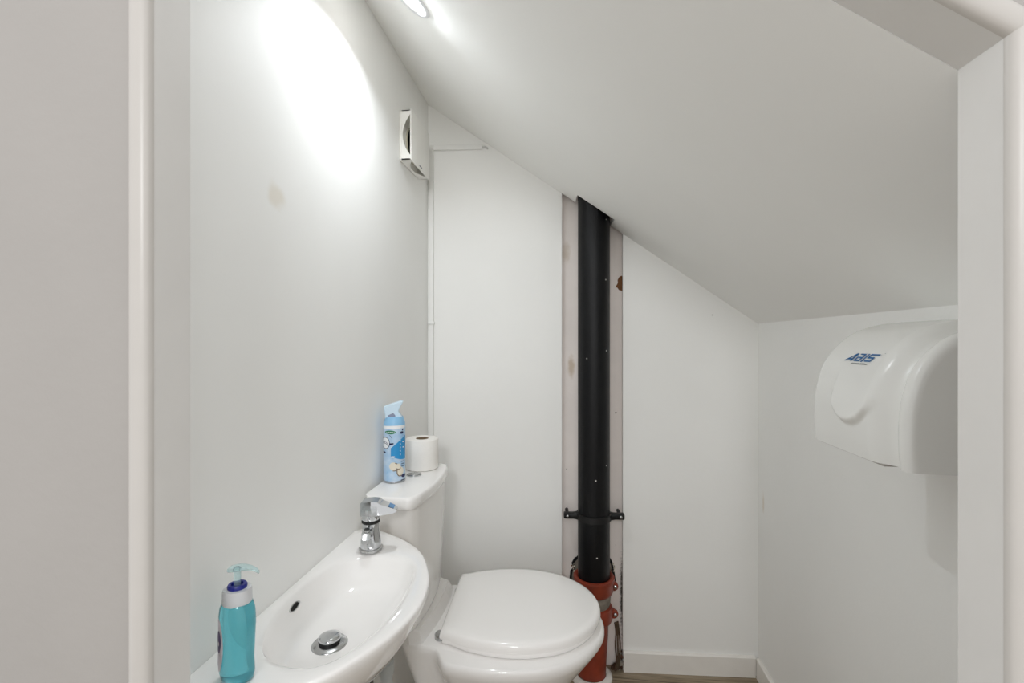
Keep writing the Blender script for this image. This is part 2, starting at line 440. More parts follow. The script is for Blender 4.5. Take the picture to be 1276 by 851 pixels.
m.loft([lv(-.0205, .080, .104, .014), lv(-.017, .078, .1085, .0185), lv(.004, .078, .1095, .0195), lv(.018, .079, .1085, .0185), lv(.022, .0795, .104, .018), lv(.040, .0815, .0975, .0155), lv(.052, .083, .0925, .0125), lv(.0575, .085, .089, .010)], smooth=False)
lev = m.build('lever', chrome, tap)
m = M(); m.add([p+z1*.0006 for p in (Vector(T)+ld*.040+lw*-.0125+z1*.0976, Vector(T)+ld*.052+lw*-.0102+z1*.0926, Vector(T)+ld*.052+lw*.0102+z1*.0926, Vector(T)+ld*.040+lw*.0125+z1*.0976)], [(0, 1, 2, 3)])
m.build('blue_tip', mat('blue_tip_finish', '#5f93c4', .15, metal=.6), lev)['label'] = 'bluish tip of the chrome lever'  # bluish face laid over the end of the lever

# water pipe and hose below the basin
sup = thing('water_supply', 'grey plastic supply pipe and braided hose under the wash basin', 'pipe', (.108, 1.02, 0))
m = M(); m.lathe([(.013, 0), (.013, .425), (.017, .427), (.017, .450), (.012, .452), (.012, .468)], (.108, 1.02, .0)); m.build('pipe', hose_g, sup)
m = M(); m.tube(crom([(.07, .985, .58), (.075, .975, .52), (.088, .968, .47), (.094, .965, .42), (.085, .96, .36), (.07, .95, .305)], 8, False), .0075); m.build('braided_hose', braid, sup)
m = M(); m.lathe([(.011, 0), (.0125, .002), (.0125, .018), (.011, .02)], (.088, .968, .455), n=6, smooth=False); m.build('hose_nut', chrome, sup)
wp = thing('waste_trap', 'grey plastic bottle trap under the wash basin drain', 'trap', (.10, .781, .36))
m = M(); m.lathe([(.02, 0), (.03, .006), (.032, .02), (.032, .10), (.026, .112), (.016, .116), (.016, .23)], (.10, .781, .34)); m.build('trap_body', hose_g, wp)
m = M(); m.tube([(.075, .781, .46), (.04, .781, .46), (.002, .781, .455)], .016); m.build('outlet_pipe', hose_g, wp)
m = M(); m.lathe([(.022, 0), (.024, .003), (.024, .022), (.022, .025)], (.10, .781, .545)); m.build('collar_nut', chrome, wp)

# ------------------------------------------------------------------ toilet
toilet = thing('toilet', 'white close-coupled toilet with its lid down against the left wall', 'toilet', (.30, 1.32, 0))
NT = 80
panz = crom([(.078, 1.205), (.076, 1.32), (.078, 1.43), (.10, 1.458), (.15, 1.468), (.185, 1.478), (.21, 1.51), (.26, 1.53), (.34, 1.538), (.42, 1.525), (.50, 1.49), (.565, 1.43), (.60, 1.36), (.608, 1.31), (.595, 1.245), (.55, 1.175), (.49, 1.127), (.42, 1.103), (.34, 1.092), (.26, 1.096), (.215, 1.106), (.197, 1.13), (.178, 1.155), (.13, 1.162), (.092, 1.178)], 6)
pc = (.30, 1.315); PT = by_angle(panz, pc, NT)
ped = crom([(.135, 1.225), (.13, 1.32), (.135, 1.415), (.17, 1.425), (.25, 1.43), (.35, 1.43), (.43, 1.40), (.465, 1.32), (.43, 1.235), (.35, 1.205), (.25, 1.205), (.17, 1.212)], 6)
PD = by_angle(ped, pc, NT); pcv = Vector(pc)
def pr_(t, z, s=1.0): return [Vector((*(pcv+(lerp(PT[k], PD[k], t)-pcv)*s), z)) for k in range(NT)]
m = M()
m.loft([pr_(1, 0, 1.03), pr_(1, .02, 1.02), pr_(1, .10, .97), pr_(.93, .17), pr_(.72, .235), pr_(.42, .295), pr_(.17, .342), pr_(.04, .368), pr_(0, .382, 1.004), pr_(0, .392, 1.0), pr_(0, .3985, .988), pr_(0, .40, .97)], cap1=True)
bk_l = [(.086, 1.190), (.104, 1.174), (.132, 1.177), (.142, 1.25), (.146, 1.315), (.146, 1.38), (.140, 1.44), (.104, 1.455), (.086, 1.44)]
def ledge(z, s, e): return [Vector((.086+(x-.086)*s+e*(x-.086)*8, 1.314+(y-1.314)*s, z)) for x, y in bk_l]
m.loft([ledge(.395, 1.06, .03), ledge(.412, 1.03, .012), ledge(.424, 1.005, 0), ledge(.428, .98, 0)], smooth=False)
pan = m.build('pan', ceramic, toilet)
# seat and lid, hinged at the cistern side
sa = radians(3.0); s0 = Vector((.180, 1.318))
hw = [(0, .128), (.004, .142), (.02, .153), (.06, .173), (.12, .190), (.18, .1965), (.24, .191), (.30, .173), (.35, .142), (.39, .097), (.413, .048), (.420, 0)]
prof = [(x, -y) for x, y in hw] + [(x, y) for x, y in hw[-2::-1]]
sm = crom(prof, 6)
LO = by_angle(sm, (.205, 0), NT)
def lring(s, z):
    r = []
    for p in LO:
        q = Vector((.205, 0))+(p-Vector((.205, 0)))*s
        r.append(Vector((s0.x+q.x*cos(sa)-q.y*sin(sa), s0.y+q.x*sin(sa)+q.y*cos(sa), z)))
    return r
m = M(); m.loft([lring(.965, .4005), lring(.975, .404), lring(.972, .4115), lring(.55, .4125), lring(.54, .402)], cap0=False, cap1=False); m.build('seat', seat_pl, toilet)
m = M(); m.loft([lring(.97, .4128), lring(.993, .414), lring(1.0, .418), lring(1.0, .424), lring(.994, .4305), lring(.978, .4355), lring(.95, .4385), lring(.90, .4402), lring(.7, .4415), lring(.4, .4425), lring(.1, .4427)], cap1=True)
m.build('seat_lid', seat_pl, toilet)
for y, x in ((-.122, -.004), (.095, .006)):
    q = Vector((s0.x+x*cos(sa)-y*sin(sa), s0.y+x*sin(sa)+y*cos(sa), .399))
    m = M(); m.lathe([(.0135, 0), (.0145, .003), (.0145, .012), (.012, .016)], q, n=24); m.build('hinge', chrome_d, toilet)
# cistern
def cist(x1, bow, y0, y1, z, ch=.02):
    p = [(.012, y0+ch), (.012+ch*.8, y0+.002), (.03+ch, y0)]
    p += [(x1-.02, y0), (x1-.008, y0+.003), (x1-.001, y0+.012)]
    for k in range(1, 10):
        t = k/10; p.append((x1+bow*(1-(2*t-1)**2), y0+.012+(y1-y0-.024)*t))
    p += [(x1-.001, y1-.012), (x1-.008, y1-.003), (x1-.02, y1), (.03+ch, y1), (.012+ch*.8, y1-.002), (.012, y1-ch)]
    return [Vector((x, y, z)) for x, y in p]
m = M(); m.loft([cist(.118, .010, 1.16, 1.425, .4285), cist(.122, .011, 1.152, 1.428, .445), cist(.128, .013, 1.134, 1.432, .58), cist(.1335, .014, 1.124, 1.434, .70), cist(.1345, .014, 1.121, 1.434, .7585)])
m.build('cistern', ceramic2, toilet)
m = M(); m.loft([cist(.136, .016, 1.108, 1.437, .7592), cist(.140, .0165, 1.104, 1.440, .762), cist(.1415, .017, 1.1025, 1.441, .770), cist(.1412, .017, 1.103, 1.441, .782), cist(.1402, .017, 1.104, 1.440, .787), cist(.138, .017, 1.106, 1.438, .7896), cist(.134, .0165, 1.110, 1.435, .7905)])
lid_o = m.build('cistern_lid', ceramic, toilet)
CT = .7905
m = M(); m.lathe([(.0215, 0), (.0215, .0022), (.0195, .0032), (.0188, .0018)], (.076, 1.301, CT-.0005), n=40, cap0=False, cap1=False)
m.lathe([(.0188, .0010), (.0005, .0010)], (.076, 1.301, CT), n=32, cap0=False, mi=1)
fb = m.build('flush_button', [chrome, dark], toilet)
for sgn in (-1, 1):
    pts = [(.0178*cos(a), .0178*sin(a)) for a in [(-pi/2)*sgn*0+radians(d) for d in range(4, 177, 12)]]
    pts = [Vector((.076+x, 1.301+sgn*(y*.97+.0003), CT+.0008)) for x, y in pts]
    m = M(); m.prism(pts, (0, 0, .0026 if sgn > 0 else .0034), .0006, 1); m.build('button_half', chrome_d, fb)

# ------------------------------------------------------------------ toilet roll and air freshener on the cistern
roll = thing('toilet_roll', 'white toilet paper roll standing on the cistern lid', 'toilet roll', (.074, 1.381, CT))
R0 = .0485
m = M(); m.lathe([(.0195, .0005), (R0-.002, .0005), (R0, .002), (R0+.0003, .04), (R0, .0865), (R0-.002, .0885), (.03, .0888), (.0195, .0885), (.0195, .0005)], (.074, 1.381, CT), n=56, cap0=False, cap1=False)
m.build('paper_roll', paper, roll)
m = M(); m.lathe([(.0194, .0008), (.0194, .0882), (.0183, .0882), (.0183, .0008), (.0194, .0008)], (.074, 1.381, CT), n=40, cap0=False, cap1=False)
m.build('cardboard_tube', card, roll)

CX, CY, CR = .041, 1.242, .0290
can = thing('air_freshener_can', 'pale blue air freshener spray can on the cistern lid', 'spray can', (CX, CY, CT))
PXM = .0002875
m = M(); m.lathe([(CR-.003, .0003), (CR, .001), (CR+.0005, .0025), (CR+.0005, .005), (CR-.0005, .006)], (CX, CY, CT), n=48, mi=1)
m.lathe([(CR-.0003, .006), (CR, .008), (CR, .150)], (CX, CY, CT), n=48, cap0=False, cap1=False)
m.lathe([(CR, .150), (CR-.0004, .158), (CR-.003, .168), (CR-.0065, .176)], (CX, CY, CT), n=48, mi=2, cap0=False)
m.build('can_body', [can_pale, tin, can_blue], can)
m = M()
# trigger head: outline seen from the side, pushed to its real thickness
tdir = Vector((.95, .30, 0)).normalized(); tper = Vector((-tdir.y, tdir.x, 0))
def tp(px, py): return Vector((CX, CY, CT))+tdir*((px-158)*PXM)+z1*((800-py)*PXM)
sil = [(72, 196), (74, 180), (66, 130), (58, 100), (70, 88), (130, 68), (222, 42), (238, 48), (234, 64), (206, 110), (198, 140), (232, 196)]
rings = []
for t, s in ((-.0150, .90), (-.0135, .97), (-.009, 1), (.009, 1), (.0135, .97), (.0150, .90)):
    cpt = tp(150, 125); rings.append([cpt+(tp(*q)-cpt)*s+tper*t for q in sil])
m.loft(rings, smooth=False)
cap_o = m.build('trigger_cap', can_cap, can)
m = M(); ap = [(100, 172), (150, 150), (168, 172), (172, 188), (100, 188)]
m.prism([tp(*q)-tper*.0146 for q in ap], -tper*.0008); m.build('finger_opening', mat('grey_blue_recess', '#8c93a8', .5), cap_o)
PH0 = math.atan2(-1.242, .479)
def cp(px, py, off=.0004):
    t = max(-.995, min(.995, (px-160)/105.0)); a = PH0+math.asin(t); r = CR+off
    return Vector((CX+r*cos(a), CY+r*sin(a), CT+(800-py)*PXM))
m = M()
def ell(cx, cy, rx, ry, mi, off=.0004, n=24):
    m.loft([[cp(cx+rx*s*cos(2*pi*k/n), cy+ry*s*sin(2*pi*k/n), off) for k in range(n)] for s in (1, .66, .33, .05)], cap0=False, mi=mi)
def ringm(cx, cy, rx, ry, w_, mi, off=.0006, a0=0, a1=360, n=30):
    A = [radians(a0+(a1-a0)*k/n) for k in range(n+1)]
    m.loft([[cp(cx+(rx+d)*cos(a), cy+(ry+d)*sin(a), off) for a in A] for d in (-w_/2, w_/2)], cap0=False, cap1=False, mi=mi, closed=False)
def band(xs, top, bot, mi, off=.0004):
    m.loft([[cp(x, top(x)*(1-t)+bot(x)*t, off) for t in (0, .25, .5, .75, 1)] for x in xs], cap0=False, cap1=False, mi=mi, closed=False)
rngx = lambda a, b, n: [a+(b-a)*k/n for k in range(n+1)]
band(rngx(126, 262, 12), lambda x: 470-(x-126)*.80, lambda x: 545+40*math.sin((x-126)/136*pi/2), 0)       # cyan panel
band(rngx(60, 262, 14), lambda x: 268-6*math.sin((x-60)/202*pi), lambda x: 292, 5, .0003)                    # pale band under the shoulder
ell(122, 324, 50, 17, 1); ell(122, 324, 40, 5, 5, .0007)                                                      # green badge
for k in range(6): ell(92+12*k, 324, 4, 4, 1, .0009, 8)
ell(78, 425, 36, 52, 5); ringm(78, 425, 36, 52, 5, 2)                                                        # round emblem
for k, (x, y) in enumerate(((64, 425), (76, 420), (88, 428), (97, 436))): ringm(x, y, 5, 11, 3, 2, .0008, 30, 330, 10)
ringm(96, 400, 44, 52, 4, 2, .0006, -70, -20, 10)
band(rngx(112, 152, 4), lambda x: 425-(x-112)*.05, lambda x: 446-(x-112)*.3, 2, .0006)
ell(68, 515, 12, 9, 2, .0004, 12); ell(228, 332, 16, 12, 2, .0004, 12); ell(236, 306, 6, 8, 2, .0004, 10)
ell(150, 640, 38, 38, 3); ringm(158, 646, 40, 36, 7, 4, .0006, -80, 110); ell(214, 690, 30, 42, 3); ringm(212, 692, 28, 42, 8, 4, .0006, 60, 200)
ell(196, 640, 20, 24, 3, .0007); ringm(196, 650, 22, 20, 6, 4, .0008, 20, 160)
ell(243, 738, 18, 16, 2, .0008)
for k in range(5): ringm(214, 405+k*32, 3, 7, 2.5, 5, .0008, 0, 360, 8)
ell(146, 552, 20, 7, 5, .0008, 12); ell(240, 420, 7, 6, 5, .0008, 8); ell(240, 470, 6, 6, 5, .0008, 8)
for k in range(3): band(rngx(222, 252, 3), lambda x, k=k: 600+k*22, lambda x, k=k: 605+k*22, 2, .0008)
band(rngx(220, 256, 3), lambda x: 772, lambda x: 778, 2, .0008)
m.build('label_print', [lab_blue, lab_green, lab_dk, lab_cream, lab_tan, lab_white], can)

# ------------------------------------------------------------------ soap bottle on the basin
SX, SY, SZ = .068, .594, RZ
soap = thing('soap_bottle', 'aqua blue liquid hand soap pump bottle on the near end of the basin', 'soap bottle', (SX, SY, SZ))
sr = radians(-14)
def oval(w, d, z, n=40, e=.8):
    r = []
    for k in range(n):
        a = 2*pi*k/n; x = w*math.copysign(abs(cos(a))**e, cos(a)); y = d*math.copysign(abs(sin(a))**e, sin(a))
        r.append(Vector((SX+x*cos(sr)-y*sin(sr), SY+x*sin(sr)+y*cos(sr), SZ+z)))
    return r
m = M(); m.loft([oval(.0205, .0135, .0003), oval(.0225, .0155, .002), oval(.0240, .017, .010), oval(.0225, .0165, .028), oval(.0235, .0172, .050), oval(.0250, .018, .075), oval(.0248, .0178, .086), oval(.0235, .0170, .096), oval(.0195, .0160, .104), oval(.0165, .0150, .1065)])
m.build('bottle_body', soap_m, soap)
m = M(); m.loft([oval(.0193, .0172, .1035, e=1), oval(.0196, .0178, .108, e=1), oval(.0190, .0176, .1095, e=1), oval(.0190, .0175, .119, e=1), oval(.0180, .0165, .1225, e=1), oval(.0130, .0125, .1232, e=1)]); col = m.build('collar', frost_pl, soap)
m = M(); m.loft([oval(.0125, .0118, .1230, e=1), oval(.0128, .012, .1262, e=1), oval(.0115, .011, .1280, e=1), oval(.0075, .0075, .1280, e=1), oval(.0070, .0070, .1245, e=1)], cap1=True); m.build('pump_ring', navy, col)
m = M(); m.lathe([(.0045, 0), (.0045, .022)], (SX, SY, SZ+.1245), n=20); st = m.build('pump_stem', clear_pl, soap)
m = M()
hd = Vector((.96, .28, 0)).normalized(); hp = Vector((-hd.y, hd.x, 0)); hc = Vector((SX, SY, SZ+.1465))
m.loft([[hc+hd*d+hp*(w_*cos(2*pi*k/16))+z1*(dz_+h_*sin(2*pi*k/16)) for k in range(16)] for d, w_, h_, dz_ in ((-.012, .004, .002, .001), (-.009, .008, .0035, .002), (0, .0098, .004, .0028), (.009, .0075, .0038, .003), (.018, .0045, .0032, .0015), (.0245, .0035, .0026, -.002), (.0275, .003, .002, -.005))])
m.build('pump_head', clear_pl, soap)
m = M()   # label on the side facing the left wall
def sp(a, z, off=.0008):
    w_ = .0240+off; d_ = .0175+off; x = w_*math.copysign(abs(cos(a))**.8, cos(a)); y = d_*math.copysign(abs(sin(a))**.8, sin(a))
    return Vector((SX+x*cos(sr)-y*sin(sr), SY+x*sin(sr)+y*cos(sr), SZ+z))
def spatch(ac, zc_, ra, rz, mi, off):
    m.loft([[sp(ac+ra*s*cos(2*pi*k/20), zc_+rz*s*sin(2*pi*k/20), off) for k in range(20)] for s in (1, .66, .33, .04)], cap0=False, mi=mi)
spatch(radians(240), .050, .42, .036, 1, .0007); spatch(radians(243), .056, .24, .014, 0, .0012); spatch(radians(243), .046, .16, .006, 0, .0013); spatch(radians(245), .053, .07, .003, 1, .0016)
spatch(radians(240), .030, .3, .009, 1, .0012)
m.build('side_label', [lab_v, lab_w], soap)

# ------------------------------------------------------------------ hand dryer
dryer = thing('hand_dryer', 'white wall-mounted hand dryer on the right wall', 'hand dryer', (XR, .85, .985))
dp = [(.980, .985), (.9775, 1.01), (.977, 1.04), (.9785, 1.072), (.984, 1.10), (.994, 1.13), (1.014, 1.160), (1.042, 1.184), (1.074, 1.197), (1.11, 1.204), (1.163, 1.2075)]
dpc = crom(dp, 14, False)
def dprof(inset, y, bump=False):
    """front-and-top profile from the bottom front corner up to the wall, then the wall side and the bottom"""
    out = []
    N = len(dpc)
    for i, p in enumerate(dpc):
        t = (dpc[min(i+1, N-1)]-dpc[max(i-1, 0)]).normalized(); nn = Vector((-t.y, t.x))  # outward = towards the room
        if nn.x > 0 and nn.y < 0: nn = -nn
        fade = 1 if i < N-14 else .6
        q = p-nn*inset*fade
        if i == 0: q.y = p.y
        d = 0
        if bump:
            u = (y-.845)/.064; zb = 1.030+.050*abs(u)**2.2 - .006*u
            k = min(1, max(0, (p.y-zb)/.014)); side = min(1, max(0, (1-abs(u))/.3)); top = min(1, max(0, (1.135-p.y)/.09))
            k = k*k*(3-2*k); side = side*side*(3-2*side)
            d = .010*k*side*top
        out.append(Vector((q.x-d, y, q.y)))
    zb = dp[0][1]
    out.append(Vector((XR-.0005, y, 1.2078-inset*.6))); out.append(Vector((XR-.0005, y, zb)))
    return out
m = M()
ys = [(.9660, .006), (.9655, .003), (.9635, .001), (.960, 0)]+[(.955-.0021*k, 0) for k in range(74)]+[(.797, .0005), (.790, .002), (.783, .005), (.777, .0095), (.771, .0145), (.765, .0185), (.758, .0205), (.752, .0205)]
m.loft([dprof(i, y, .76 < y < .93) for y, i in ys]); db = m.build('body', plastic_w, dryer)
m = M(); ys = [(.7535, .0208), (.752, .0155), (.749, .012), (.745, .010), (.740, .0095), (.735, .0102), (.730, .013), (.7265, .017), (.7252, .024)]
m.loft([dprof(i, y) for y, i in ys]); m.build('side_panel', plastic_w, dryer)
m = M(); m.box((.986, .775, .9822), (XR-.0005, .961, .9852)); m.build('shadow_gap_strip', mat('grey_shadow_gap', '#a9a49e', .5), dryer)  # grey slab paints the shadow gap along the dryer's bottom edge
# the printed name, following the curve of the cover
L = [0]
for i in range(1, len(dpc)): L.append(L[-1]+(dpc[i]-dpc[i-1]).length)
def surf(a, b, off=.0012):
    """a along the dryer from the far end, b up along the cover from z=1.138"""
    s_ = b
    i0 = min(range(len(dpc)), key=lambda i: abs(dpc[i].y-1.1375)); s_ += L[i0]
    i = max(k for k in range(len(L)) if L[k] <= s_); i = min(i, len(L)-2)
    p = lerp(dpc[i], dpc[i+1], (s_-L[i])/(L[i+1]-L[i])); t = (dpc[i+1]-dpc[i]).normalized(); nn = Vector((-t.y, t.x))
    p = p+nn*off
    return Vector((p.x, (.888-a*1.13), p.y))
m = M(); HT = .0150; SH = .55
def poly(pts, mi=0, sc=1, a0=0, b0=0): m.add([surf(a0+(x*sc+SH*y*HT), b0+y*HT) for x, y in pts], [tuple(range(len(pts)))], mi)
def bar(x0, y0, x1, y1, w_=.0042, a0=0):
    """horizontal or vertical stroke in letter units (x metres, y 0..1)"""
    poly([(x0, y0), (x1, y0), (x1, y1), (x0, y1)], a0=a0)
t_ = .17
def horiz(x0, x1, y): bar(x0, y, x1, y+t_)
# A
poly([(-.0115, 0), (-.0068, 0), (.0072, 1), (.0040, 1)]); poly([(.0040, 1), (.0088, 1), (.0082, 0), (.0040, 0)]); poly([(-.0050, .16), (.0050, .16), (.0050, .33), (-.0025, .33)])
# B
x = .0130; horiz(x, x+.0130, 0); horiz(x, x+.0130, .41); horiz(x+.001, x+.0130, .82); bar(x, 0, x+.0034, .55); bar(x+.0108, 0, x+.0142, .5); bar(x+.0108, .5, x+.0142, 1)
# I
x = .0315; bar(x-.0005, -.06, x+.0032, 1)
# S
x = .0382; horiz(x, x+.0145, 0); horiz(x, x+.0145, .41); horiz(x+.0005, x+.0200, .82); bar(x+.0113, 0, x+.0148, .6); bar(x, .41, x+.0034, 1)
# tiny grey line of letters and the dot of the trade mark
for k in range(8):
    x = .0105+k*.0027; m.add([surf(x+dx, -.0058+dy) for dx, dy in ((0, 0), (.0018, 0), (.0026, .0026), (.0008, .0026))], [(0, 1, 2, 3)], 1)
for k in range(6):
    x = .0335+k*.0027; m.add([surf(x+dx, -.0058+dy) for dx, dy in ((0, 0), (.0018, 0), (.0026, .0026), (.0008, .0026))], [(0, 1, 2, 3)], 1)
m.add([surf(.073+dx, .0160+dy) for dx, dy in ((0, 0), (.0015, 0), (.0018, .0015), (.0003, .0015))], [(0, 1, 2, 3)], 1)
m.build('logo', [blue_mark, grey_mark], db)['label'] = 'blue slanted lettering on the dryer cover'

# ------------------------------------------------------------------ soil pipe and drain in the recess
PX, PY = bk(.596, -.033).x, bk(.596, -.033).y; PR = .0555
pipe = M()
pipe.lathe([(PR-.003, .335), (PR, .336), (PR, 1.90)], (PX, PY, 0), n=56)
pipe = tag(pipe.build('soil_pipe', black_pipe, origin=(PX, PY, .335)), 'black vertical soil pipe in the gap between the two back wall boards', 'pipe')
br = thing('pipe_bracket', 'black pipe bracket clamped around the soil pipe near its lower end', 'bracket', (PX, PY, .560))
m = M(); ZB = .560
m.lathe([(PR+.0005, -.0115), (PR+.0045, -.0105), (PR+.0045, .0105), (PR+.0005, .0115), (PR+.0005, -.0115)], (PX, PY, ZB), n=56, cap0=False, cap1=False); m.build('clamp_ring', black_rb, br)
for sgn in (-1, 1):
    m = M()
    A = [(.048, -.017), (.060, -.0115), (.072, -.0095), (.103, -.0095), (.105, -.0075), (.105, .0075), (.103, .0095), (.072, .0095), (.060, .0115), (.048, .017)]
    m.prism([Vector((PX, PY, ZB))+bd*(sgn*x)-bn*.012+z1*z for x, z in A], bn*.022, .0015, 1); arm = m.build('arm', black_rb, br)
    m = M(); m.lathe([(.0045, 0), (.005, .002), (.003, .004)], Vector((PX, PY, ZB))+bd*(sgn*.092)-bn*.0118, axis=-bn, n=12); m.build('screw', chrome_d, arm)
    m = M(); m.lathe([(.006, 0), (.006, .0585)], Vector((PX, PY, ZB))+bd*(sgn*.092)+bn*.0, axis=bn, n=12); m.build('stand_off', black_rb, arm)

drain = thing('drain_connector', 'terracotta plastic drain socket at the foot of the black soil pipe', 'drain pipe', (PX, PY, 0))
m = M(); P0 = (PX, PY, 0)
m.lathe([(PR+.001, .350), (PR+.008, .353), (PR+.015, .350), (PR+.016, .340), (PR+.013, .334), (PR+.012, .306), (PR+.009, .297), (PR+.002, .292), (PR+.001, .350)], P0, n=48, cap0=False, cap1=False); m.build('upper_collar', terra, drain)
m = M(); m.lathe([(PR-.004, .246), (PR+.001, .258), (PR+.003, .285), (PR-.002, .294)], P0, n=40); m.build('seal_band', mortar, drain)
m = M(); m.lathe([(PR-.006, .192), (PR+.005, .198), (PR+.009, .207), (PR+.009, .240), (PR+.006, .249), (PR-.004, .252)], P0, n=48); m.build('lower_collar', terra, drain)
m = M(); pth = crom([(PX, PY, .20), (PX-.001, PY, .15), (PX-.005, PY-.002, .09), (PX-.009, PY-.004, .012)], 6, False); m.tube(pth, .0500, 40); m.build('lower_pipe', terra, drain)
m = M(); m.lathe([(.052, .013), (.064, .012), (.072, .006), (.073, .0005), (.056, .0005)], (PX-.009, PY-.004, 0), n=40, cap0=False, cap1=False)
fl_o = m.build('floor_flange', mat('white_flange_plastic', '#E6E2DD', .4), drain); fl_o['label'] = 'white flange round the drain at the floor'
for zz in (.318, .222):
    e = Vector((PX, PY, zz))
    m = M(); A = [(.058, -.013), (.070, -.016), (.080, -.010), (.0845, .0), (.080, .011), (.068, .017), (.055, .026)]
    m.prism([e+bd*x-bn*.012+z1*z for x, z in A], bn*.012, .002, 1); lug = m.build('lug', terra, drain)
    m = M(); m.lathe([(.0062, 0), (.0062, .004), (.003, .006)], e+bd*.0725-bn*.012, axis=-bn, n=12); m.build('bolt', chrome_d, lug)
# old cable ends hanging down beside the drain
m = M()
for k in range(3):
    x = PX+.0735+.0055*k; y = PY+.014+.004*k
    m.tube(crom([(x, y, .182), (x+.004, y-.002, .15), (x+.002+.003*k, y-.003, .10), (x+.006, y-.002, .05), (x+.001, y, .012)], 6, False), .0028, 8)
tag(m.build('cable_tail', mat('grimy_brown_sheath', '#5d4a39', .8, noise=.3, nscale=40), origin=(PX+.08, PY+.014, .010)), 'grimy brown cable tails hanging beside the terracotta drain', 'cable')
# broken plaster lumps round the socket, loose rubble on the floor
m = M()
def slab(pts, d, mi):
    m.prism([bk(PX+x, RB-.0003, z) for x, z in pts], -bn*d, 0, mi=mi)
slab([(-.046, .300), (-.084, .300), (-.081, .338), (-.069, .349), (-.076, .366), (-.066, .384), (-.058, .388), (-.048, .402), (-.046, .38)], .004, 2)  # near-black slabs paint the dark of the hole behind the mortar
slab([(-.048, .300), (-.076, .305), (-.073, .334), (-.062, .347), (-.068, .366), (-.058, .378), (-.048, .388)], .007, 0)
slab([(.050, .300), (.083, .300), (.078, .336), (.071, .372), (.064, .386), (.055, .391), (.050, .38)], .004, 2)
slab([(.052, .300), (.074, .305), (.069, .342), (.064, .368), (.052, .376)], .007, 0)
for k in range(14):
    x = random.choice((-1, 1))*random.uniform(.066, .078); q = bk(PX+x, RB-.008, random.uniform(.338, .368))
    m.blob(q, random.uniform(.002, .0045), (1, 1, 1), .25, random.choice((0, 1, 3)), 1)
o = tag(m.build('broken_mortar', [mortar, rubble_m, dark, lab_cream], origin=bk(PX, RB, .30)), 'ragged broken mortar and the painted dark of a hole around the top of the terracotta drain socket', 'mortar'); o['kind'] = 'stuff'
m = M()
for k in range(60):
    x = random.uniform(PX+.068, .725); q = bk(x, random.uniform(-.004, .018) if x < .70 else .0195)
    r = random.uniform(.004, .010); t = random.random()
    m.blob((q.x, q.y, r*.6+t*t*.055*(1 if x > PX+.088 else .3)), r, (1, 1, .8), .3, random.choice((0, 0, 1)), 1)
o = tag(m.build('rubble', [rubble_m, mortar], origin=(PX+.09, PY, 0)), 'loose brown rubble on the floor of the gap beside the drain', 'rubble'); o['kind'] = 'stuff'

# ------------------------------------------------------------------ extractor fan on the left wall
FY0, FY1, FZ0, FZ1 = 1.384, 1.562, 1.722, 1.872; FT = .040
fan = thing('extractor_fan', 'square white extractor fan high on the left wall near the corner', 'extractor fan', (0, (FY0+FY1)/2, FZ0))
m = M(); m.box((.0005, FY0, FZ0), (.010, FY1, FZ1), .002, 1)
def side(p0, p1, inner):
    """side wall from the base to the cover, with the lens-shaped air gap under the cover"""
    p0 = Vector(p0); p1 = Vector(p1); d = p1-p0; n = 24; out = []
    for k in range(n+1):
        t = k/n; e = min(1, max(0, (t-.10)/.80)); cut = .024*math.sin(pi*e)**.75 if 0 < e < 1 else 0
        out.append((p0+d*t, FT-.004-cut))
    pts = [p+Vector((.009, 0, 0)) for p, _ in out]+[p+Vector((x, 0, 0)) for p, x in out[::-1]]
    m.prism(pts, Vector(inner)*.003)
side((0, FY0, FZ0), (0, FY0, FZ1), (0, 1, 0)); side((0, FY1, FZ0), (0, FY1, FZ1), (0, -1, 0))
side((0, FY0, FZ0), (0, FY1, FZ0), (0, 0, 1)); side((0, FY0, FZ1), (0, FY1, FZ1), (0, 0, -1))
m.build('housing', fan_w, fan)
m = M(); fc = (.010, (FY0+FY1)/2, (FZ0+FZ1)/2)
m.lathe([(.056, 0), (.056, .005), (.052, .005), (.050, 0)], fc, axis=(1, 0, 0), n=48, cap0=False, cap1=False)
m.build('fan_duct', fan_cream, fan)
m = M(); m.lathe([(.0500, .001), (.001, .001)], fc, axis=(1, 0, 0), n=40, cap0=False, mi=0)
m.lathe([(.030, .001), (.030, .020), (.024, .023)], fc, axis=(1, 0, 0), n=24, mi=0)
for k in range(5):
    a = 2*pi*k/5; c_ = Vector(fc); r1 = Vector((0, cos(a), sin(a))); r2 = Vector((0, -sin(a), cos(a)))
    m.add([c_+r1*.029+r2*.006+Vector((.012, 0, 0)), c_+r1*.050+r2*.018+Vector((.012, 0, 0)), c_+r1*.050-r2*.012+Vector((.004, 0, 0)), c_+r1*.029-r2*.006+Vector((.004, 0, 0))], [(0, 1, 2, 3)])
m.build('impeller', black_rb, fan)
m = M(); m.box((FT-.0045, FY0-.0015, FZ0-.0015), (FT, FY1+.0015, FZ1+.0015), .0012, 2)
fcov = m.build('front_cover', fan_w, fan)
m = M(); m.box((FT+.0001, FY0+.075, FZ0+.006), (FT+.0006, FY0+.100, FZ0+.0095)); m.build('maker_badge', mat('slate_badge', '#4a5563', .4), fcov)

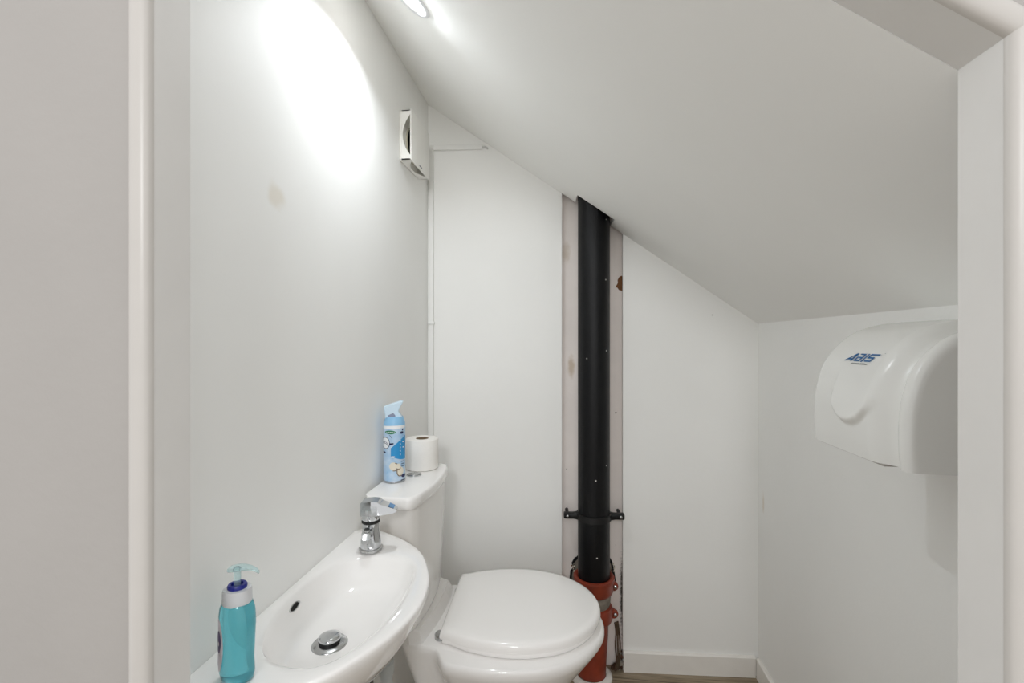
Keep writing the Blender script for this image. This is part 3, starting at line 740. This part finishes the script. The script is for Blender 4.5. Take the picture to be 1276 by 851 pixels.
# ------------------------------------------------------------------ cable trunking in the far left corner
tr = thing('cable_trunking', 'thin white cable trunking running up the corner of the back wall', 'trunking', bk(.015, -.006, .46))
def tb(x0, x1, z0, z1_, name, d=.012, bev=.002, off=0):
    mm = M(); pts = [bk(x0, -.0003-off, z0), bk(x1, -.0003-off, z0), bk(x1, -.0003-off, z1_), bk(x0, -.0003-off, z1_)]
    mm.prism(pts, -bn*d, bev, 2); return mm.build(name, conduit_w, tr)
tb(.006, .0225, .46, 1.866, 'upright')
tb(.024, .200, 1.8645, 1.8825, 'cross_run')
tb(.005, .026, 1.8645, 1.8825, 'elbow', .0135, .003)
tb(.003, .0255, 1.232, 1.242, 'clip', .0150, .0015)
mm = M(); mm.tube([bk(.199, -.005, 1.8735), bk(.210, -.006, 1.8735), bk(.217, -.007, 1.869), bk(.220, -.008, 1.866)], .0035, 10); mm.build('cable_end', mat('grey_cable', '#cfcfcd', .5), tr)

# ------------------------------------------------------------------ downlight in the sloping ceiling
cn = -Vector((.6877, 0, 1)).normalized()
LC = Vector((.172, 1.003, zc(.172)))
dl = thing('downlight', 'round recessed downlight glowing in the sloping ceiling by the left wall', 'ceiling light', LC)
m = M(); m.lathe([(.031, -.0005), (.031, .0018), (.036, .0035), (.044, .0028), (.0465, .0008), (.0465, -.0005)], LC, axis=cn, n=56, cap0=False, cap1=False); m.build('bezel', mat('white_bezel', '#E4E6E8', .35), dl)
em = bpy.data.materials.new('lamp_glow'); em.use_nodes = True
bb = em.node_tree.nodes['Principled BSDF']; bb.inputs['Emission Color'].default_value = (1, .97, .93, 1); bb.inputs['Emission Strength'].default_value = 14
m = M(); m.lathe([(.031, .0002), (.024, .0008), (.001, .0012)], LC, axis=cn, n=40, cap0=False); m.build('lamp_lens', em, dl)
l_ = bpy.data.lights.new('downlight_lamp', 'AREA'); l_.shape = 'DISK'; l_.size = .06; l_.energy = 3.35; l_.color = (.90, .955, 1.0); l_.spread = radians(150)
lo = bpy.data.objects.new('downlight_lamp', l_); COL.objects.link(lo)
lo.rotation_euler = Vector((-.02, 0, -1)).to_track_quat('-Z', 'Y').to_euler()
lo.parent = dl; lo.location = cn*.0042
# unseen fill light added in the hall to brighten the room through the door
pl_ = bpy.data.lights.new('hall_fill_light', 'POINT'); pl_.energy = 53; pl_.shadow_soft_size = .16; pl_.color = (.985, .992, 1)
po = bpy.data.objects.new('hall_fill_light', pl_); COL.objects.link(po); po.location = (.50, -1.3, 1.80)

# ------------------------------------------------------------------ world, camera, view
S.cycles.diffuse_bounces = 16; S.cycles.max_bounces = 24
wd = bpy.data.worlds.new('world'); S.world = wd; wd.use_nodes = True
bg = wd.node_tree.nodes['Background']; bg.inputs['Color'].default_value = (1, .995, .99, 1); bg.inputs['Strength'].default_value = .94
cam = bpy.data.cameras.new('camera'); cam.sensor_width = 36; cam.lens = 590/1276*36; cam.clip_start = .02
co = bpy.data.objects.new('camera', cam); COL.objects.link(co)
co.location = (.52, 0, 1.17); co.rotation_euler = (radians(90), 0, math.atan(74/590)); S.camera = co
S.view_settings.view_transform = 'Standard'; S.view_settings.look = 'None'; S.view_settings.gamma = 1
S.view_settings.use_curve_mapping = False; S.view_settings.exposure = 0
